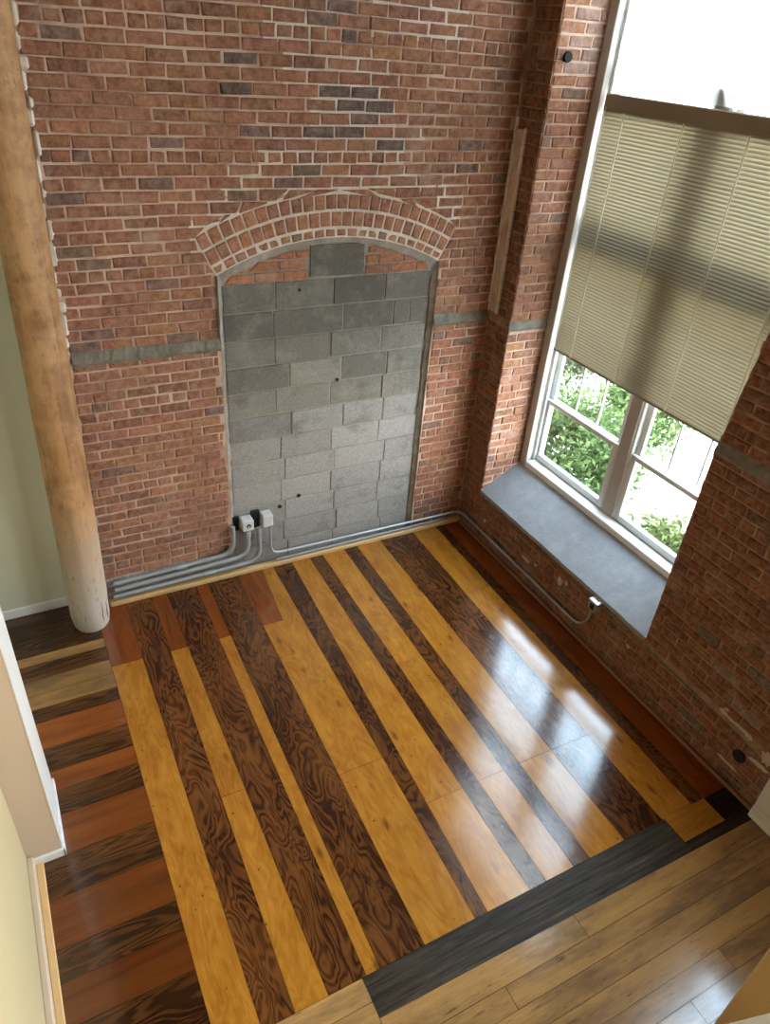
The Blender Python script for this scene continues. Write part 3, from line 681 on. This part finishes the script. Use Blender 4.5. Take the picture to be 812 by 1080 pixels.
# ================================================================== THINGS
# ---- timber column
pc = Vector((-3.440, -0.155, 0.0))
col = empty('timber_column', pc, label='round old timber column with peeling whitewash standing where the brick wall ends', category='column')
b = MB(); rc = random.Random(2); rows = []; n = 40
for k in range(61):
    z = ZC * k / 60; r = 0.139 + 0.004 * math.sin(z * 1.7) - 0.002 * z
    if z < 0.05: r -= 0.012 * (1 - z / 0.05)
    c = Vector((pc.x + 0.017 * z, pc.y, z)); rows.append([c + Vector((math.cos(t), math.sin(t), 0)) * (r + 0.0035 * math.sin(3 * t + z * 0.9) + rc.uniform(-0.0012, 0.0012)) for t in [2 * math.pi * j / n for j in range(n)]])
b.grid(rows, M_COL, True); b.face(rows[0][::-1], M_COL); part(b, 'shaft', col)
b = MB(); rr = random.Random(9)
for k in range(5):                                                  # drying checks near the foot
    t = -1.9 + k * 0.42 + rr.uniform(-0.1, 0.1); z0 = rr.uniform(0.06, 0.16); h = rr.uniform(0.10, 0.28); d = Vector((math.cos(t), math.sin(t), 0))
    pts = [pc + d * 0.1395 + Vector((0.017 * z, 0, z)) + Vector((-d.y, d.x, 0)) * 0.004 * math.sin(z * 40) for z in (z0, z0 + h * 0.3, z0 + h * 0.6, z0 + h)]
    b.tube(pts, [0.001, 0.0025, 0.002, 0.0007], M_DARK, 6)
part(b, 'drying_cracks', col)

# ---- venetian blind
bl_x = XD + 0.030
BY0, BY1, BZ0, BZ1 = YR + 0.105, YL - 0.112, 1.845, 3.69
bl = empty('venetian_blind', (bl_x, (BY0 + BY1) / 2, BZ1), label='half-lowered olive-beige venetian blind hanging in the tall window', category='blind')
b = MB(); b.box(bl_x - 0.022, bl_x + 0.026, BY0, BY1, BZ1 - 0.105, BZ1, M_RAIL, 0.006); part(b, 'headrail', bl)
b = MB(); pitch = 0.0245; nz = int((BZ1 - 0.095 - BZ0) / pitch); ang = math.radians(53); hw = 0.0152
for k in range(nz):
    z = BZ0 + 0.028 + k * pitch; prof = []
    for j in range(5):
        s = -1 + j / 2.0; camber = 0.0022 * (1 - s * s)
        prof.append((s * hw * math.cos(ang) - camber * math.sin(ang), s * hw * math.sin(ang) + camber * math.cos(ang)))
    yy = [BY0 + 0.004 + (BY1 - BY0 - 0.008) * q / 12 for q in range(13)]
    b.grid([[(bl_x + px, y_, z + pz) for y_ in yy] for px, pz in prof], M_SLAT, False)
part(b, 'slats', bl)
b = MB(); b.box(bl_x - 0.018, bl_x + 0.018, BY0, BY1, BZ0 - 0.005, BZ0 + 0.018, M_RAIL, 0.005); part(b, 'bottom_rail', bl)
for yk in (-0.612, -1.140, -1.642, -2.14):
    b = MB()
    b.tube([(bl_x - 0.017, yk, BZ0), (bl_x - 0.017, yk, BZ1 - 0.08)], 0.0042, M_CORD, 6)
    b.tube([(bl_x + 0.017, yk, BZ0), (bl_x + 0.017, yk, BZ1 - 0.08)], 0.0018, M_CORD, 6)
    part(b, 'ladder_cord', bl)
b = MB(); b.tube([(bl_x - 0.026, BY1 - 0.03, BZ1 - 0.08), (bl_x - 0.028, BY1 - 0.028, 2.6), (bl_x - 0.026, BY1 - 0.03, 2.05)], 0.003, M_CORD, 6); part(b, 'pull_cord', bl)

# ---- white sheet over the top lights
fx = XD + 0.068
fm = empty('window_sheet', (fx, -1.337, 3.62), label='bright white sheet covering the top panes above the blind', category='sheet')
b = MB(); rows = []; rsn = random.Random(13)
for k in range(41):
    z = 3.705 + (ZTOP - 3.705) * k / 40; row = []
    for j in range(61):
        y_ = YR + 0.10 + (YL - 0.102 - YR - 0.10) * j / 60
        d = 0.004 * math.sin(y_ * 9 + z * 2) + 0.003 * math.sin(z * 13 + y_ * 3)
        t = (y_ + 1.40) - (z - 3.72) * 0.45; g = math.exp(-(t / 0.035) ** 2) * math.exp(-((z - 3.80) / 0.13) ** 2)
        d -= 0.04 * g
        if j == 60: y_ += 0.012 * math.sin(z * 31) * math.sin(z * 11)
        row.append((fx + d - (0.075 if False else 0.0), y_, z))
    rows.append(row)
b.grid(rows, M_FILM); part(b, 'cloth', fm)

# ---- conduits along the foot of the back wall
def pz(y): return y
yw = -0.045
def conduit(name, pts, r, label, group=None, mat=None, rr=0.14):
    p = [Vector(q) for q in pts]
    o = empty(name, p[0], label=label, category='conduit', group=group or 'conduits along the foot of the walls')
    b = MB(); b.tube(smooth_path(p, rr, 8), r, mat or M_PIPE, 12); part(b, 'pipe', o)
    return o, p
def coupling(o, c, axis, r, l):
    b = MB(); a = Vector(c) - Vector(axis) * l / 2; e = Vector(c) + Vector(axis) * l / 2
    b.tube([a, a + Vector(axis) * l * 0.12, e - Vector(axis) * l * 0.12, e], [r * 0.94, r, r, r * 0.94], M_STEEL, 14); part(b, 'coupling', o)
c1, _ = conduit('electrical_conduit', [(-2.262, -0.03, 0.50), (-2.272, -0.045, 0.252), (-3.23, -0.045, 0.218)], 0.020, 'topmost grey conduit on the brick foot, ending in the dark slot left of the boxes')
coupling(c1, (-2.70, -0.045, 0.2315), (1, 0, 0.03), 0.025, 0.08)
c2, _ = conduit('electrical_conduit', [(-2.140, -0.035, 0.44), (-2.150, -0.050, 0.196), (-3.23, -0.050, 0.160)], 0.022, 'thick grey conduit sweeping left from under the square box with round knockout')
coupling(c2, (-2.144, -0.040, 0.405), (0, 0, 1), 0.028, 0.05)
c3, _ = conduit('electrical_conduit', [(-2.046, -0.035, 0.44), (-2.046, -0.052, 0.120), (-3.25, -0.052, 0.098)], 0.020, 'lowest grey conduit on the back wall, bending left between the two boxes')
coupling(c3, (-2.48, -0.052, 0.111), (1, 0, 0.02), 0.026, 0.09)
c4, _ = conduit('electrical_conduit', [(-1.948, -0.035, 0.43), (-1.948, -0.050, 0.150), (-0.026, -0.050, 0.128), (-0.026, -0.35, 0.131), (-0.026, -1.62, 0.133), (-0.028, -1.80, 0.136), (-0.032, -1.885, 0.24), (-0.034, -1.898, 0.374)], 0.0115,
             'thin pale conduit running right from the boxes, around the corner to the sill outlet', mat=M_STEEL, rr=0.09)
c5, _ = conduit('electrical_conduit', [(-1.90, -0.047, 0.075), (-0.16, -0.047, 0.075)], 0.010, 'straight thin grey conduit lying just above the pine strip under the blocks', mat=M_PIPE)
# boxes and dark slots
def ebox(x, z, w, h, d, label, mat, knock=True):
    o = empty('junction_box', (x, 0.045, z - h / 2), label=label, category='electrical box', group='boxes at the foot of the block wall')
    b = MB(); b.box(x - w / 2, x + w / 2, -d, 0.045, z - h / 2, z + h / 2, mat, 0.008); part(b, 'body', o)
    if knock:
        b = MB(); b.tube([(x + 0.004, -d - 0.003, z), (x + 0.004, -d + 0.004, z)], 0.019, M_DARK, 14); part(b, 'knockout', o)
        b = MB(); b.tube([(x + 0.004, -d - 0.005, z - 0.004), (x + 0.004, -d - 0.001, z - 0.004)], 0.008, M_PALE, 10); part(b, 'screw', o)
    return o
ebox(-2.140, 0.492, 0.098, 0.100, 0.058, 'square pale steel box with round knockout, left of the pair at the block wall foot', M_PALE)
ebox(-1.966, 0.492, 0.090, 0.115, 0.050, 'narrower pale steel box, right of the pair at the block wall foot', M_PALE, False)
for (x0, x1, z0, z1) in ((-2.255, -2.192, 0.41, 0.55), (-2.088, -2.014, 0.40, 0.57)):
    b = MB(); b.box(x0, x1, 0.030, 0.0515, z0, z1, M_DARK, 0.004); sl = b.build('trim_5' if x0 < -2.2 else 'trim_6'); sl['kind'] = 'structure'
# outlet under the sill
ou = empty('outlet_box', (-0.005, -1.915, 0.385), label='small steel outlet box with pale top mounted on brick under the window sill', category='outlet')
b = MB(); b.box(-0.062, 0.0, -1.955, -1.872, 0.378, 0.462, M_STEEL, 0.005); part(b, 'body', ou)
b = MB(); b.box(-0.066, 0.0, -1.960, -1.866, 0.4625, 0.472, M_PALE, 0.003); part(b, 'top_cover', ou)
b = MB(); b.box(-0.066, -0.0625, -1.935, -1.890, 0.395, 0.448, M_DARK, 0.001); part(b, 'socket', ou)
# round hole in the far reveal, stood in for by a dark cylinder
ps = empty('round_hole', (0.099, JL, 3.878), label='small dark round hole in the brick window reveal near the top', category='pipe')
b = MB(); b.tube([(0.099, JL + 0.02, 3.878), (0.099, JL - 0.022, 3.878)], 0.030, M_DARK, 18); part(b, 'pipe', ps)
b = MB(); b.tube([(0.099, JL - 0.016, 3.878), (0.099, JL - 0.026, 3.878)], [0.033, 0.031], M_DARK, 18); part(b, 'rim', ps)
# plaster scars on the right wall (stains with their own shape)
pp = MB(); rp = random.Random(23)
for (y_, z_, w_, h_) in ((-3.20, 0.462, 0.22, 0.034), (-3.10, 0.470, 0.07, 0.045), (-3.11, 0.505, 0.05, 0.035), (-3.30, 0.455, 0.06, 0.04), (-1.49, 0.33, 0.06, 0.09), (-1.56, 0.36, 0.04, 0.05), (-2.28, 0.31, 0.04, 0.03), (-1.18, 0.27, 0.05, 0.03), (-0.42, 0.24, 0.035, 0.05), (-1.05, 0.24, 0.14, 0.03), (-3.42, 0.33, 0.16, 0.05), (-3.45, 0.42, 0.10, 0.12), (-3.25, 0.15, 0.20, 0.025)):
    n = 16; ring_ = []
    for k in range(n):
        t = 2 * math.pi * k / n; f = rp.uniform(0.6, 1.15); ring_.append(PR(-y_ + w_ * 0.5 * f * math.cos(t), z_ + h_ * 0.5 * f * math.sin(t), 0.0035))
    mid = PR(-y_, z_, 0.0085)
    for k in range(n): pp.face([mid, ring_[k], ring_[(k + 1) % n]], M_PATCH)
structure(pp, 'trim_7')
hp = MB(); hp.tube([(-0.008, -3.30, 0.268), (0.004, -3.30, 0.268)], 0.045, M_DARK, 11); structure(hp, 'trim_8')

# ---- low partition by the near right corner and the loft guard under the camera
lp = empty('half_wall', (-0.70, -4.60, 0), label='low tan half wall in the bottom right corner of the room', category='wall')
b = MB(); b.box(-1.200, -0.30, -5.2, -4.260, 0.0, 1.06, plain('mustard_tan_paint', (0.62, 0.46, 0.22), 0.6, 0.04), 0.01); part(b, 'body', lp)
b = MB(); b.box(-1.215, -0.29, -5.2, -4.250, 1.061, 1.09, M_WHITE, 0.006); part(b, 'cap', lp)
gd = empty('loft_guard_wall', (-3.0, -4.72, 2.3), label='cream capped guard wall of the loft, a sliver at the bottom right', category='wall')
b = MB()
q = [(-4.06, -4.53), (-2.55, -4.90), (-2.57, -4.98), (-4.06, -4.74)]
def prism(b, q, z0, z1, m):
    b.face([(x, y_, z1) for x, y_ in q][::-1], m); b.face([(x, y_, z0) for x, y_ in q], m)
    for i in range(4):
        j = (i + 1) % 4; b.face([(*q[i], z0), (*q[i], z1), (*q[j], z1), (*q[j], z0)], m)
prism(b, q, 2.30, 3.27, M_CREAM); part(b, 'panel', gd)
b = MB(); prism(b, [(-4.06, -4.466), (-2.53, -4.871), (-2.56, -5.0), (-4.06, -4.76)], 3.271, 3.30, plain('pale_cap_paint', (0.88, 0.80, 0.56), 0.5, 0.03)); part(b, 'cap', gd)

# ---- outdoors: paving and shrubs
gr = MB(); gr.box(0.63, 40, -30, 30, -0.75, -0.6, M_GROUND); structure(gr, 'ground')
def shrub(x, y_, h, rx, ry, n, seed, tone, label):
    r = random.Random(seed); o = empty('leafy_shrub', (x, y_, -0.6), label=label, category='shrub', group='shrubs outside the window')
    b = MB()
    for k in range(9):
        a = r.uniform(0, 6.28); d = r.uniform(0.2, 0.75)
        b.tube([(x, y_, -0.6), (x + rx * d * 0.5 * math.cos(a), y_ + ry * d * 0.5 * math.sin(a), -0.6 + h * 0.45), (x + rx * d * math.cos(a), y_ + ry * d * math.sin(a), -0.6 + h * 0.85)], [0.022, 0.014, 0.005], M_BARK, 6)
    part(b, 'stems', o)
    b = MB(); cl = []
    for k in range(max(10, n // 60)):
        t = r.uniform(0, 6.28); u = r.uniform(-0.55, 1); s = math.sqrt(max(0, 1 - u * u)); rad = r.uniform(0.62, 1.0)
        cl.append((Vector((x + rx * s * math.cos(t) * rad, y_ + ry * s * math.sin(t) * rad, -0.6 + h * 0.55 + h * 0.45 * u * rad)), r.uniform(0.7, 1.35)))
    for k in range(n):
        c, br = r.choice(cl); p = c + Vector((r.gauss(0, 0.12), r.gauss(0, 0.12), r.gauss(0, 0.11)))
        if p.z < -0.58: continue
        if p.x < 0.70: p.x = 0.70 + r.uniform(0, 0.15)
        nrm = Vector((r.gauss(0, 0.6), r.gauss(0, 0.6), r.uniform(0.1, 1))).normalized(); t1 = nrm.orthogonal().normalized()
        t1 = Matrix.Rotation(r.uniform(0, 6.28), 3, nrm) @ t1; t2 = nrm.cross(t1); L = r.uniform(0.026, 0.054); W = L * 0.48
        g = br * r.uniform(0.6, 1.4); col_ = (tone[0] * g, tone[1] * g, tone[2] * g)
        a_, c_ = p - t1 * L, p + t1 * L; d1 = p + t2 * W + nrm * 0.008; d2 = p - t2 * W + nrm * 0.008
        b.face([a_, d2, c_], M_LEAF, col_); b.face([a_, c_, d1], M_LEAF, col_)
    part(b, 'foliage', o)
G1, G2, G3 = (0.095, 0.140, 0.052), (0.070, 0.088, 0.045), (0.140, 0.175, 0.065)
shrub(1.60, 0.42, 1.35, 0.74, 0.74, 9500, 1, G1, 'bright green shrub low outside the left window pane')
shrub(2.9, 2.75, 2.3, 0.85, 0.90, 9000, 2, G2, 'darker shrub further off, outside the left pane')
shrub(3.35, 0.95, 1.35, 0.55, 0.42, 4200, 3, G1, 'small rounded green shrub seen close beside the window mullion')
shrub(1.50, -1.38, 0.80, 0.50, 0.52, 5200, 4, G3, 'low yellow-green shrub outside the right window pane')
shrub(5.3, 3.3, 2.6, 1.05, 1.2, 8000, 5, G1, 'tallest shrub at the back, high in the left pane')
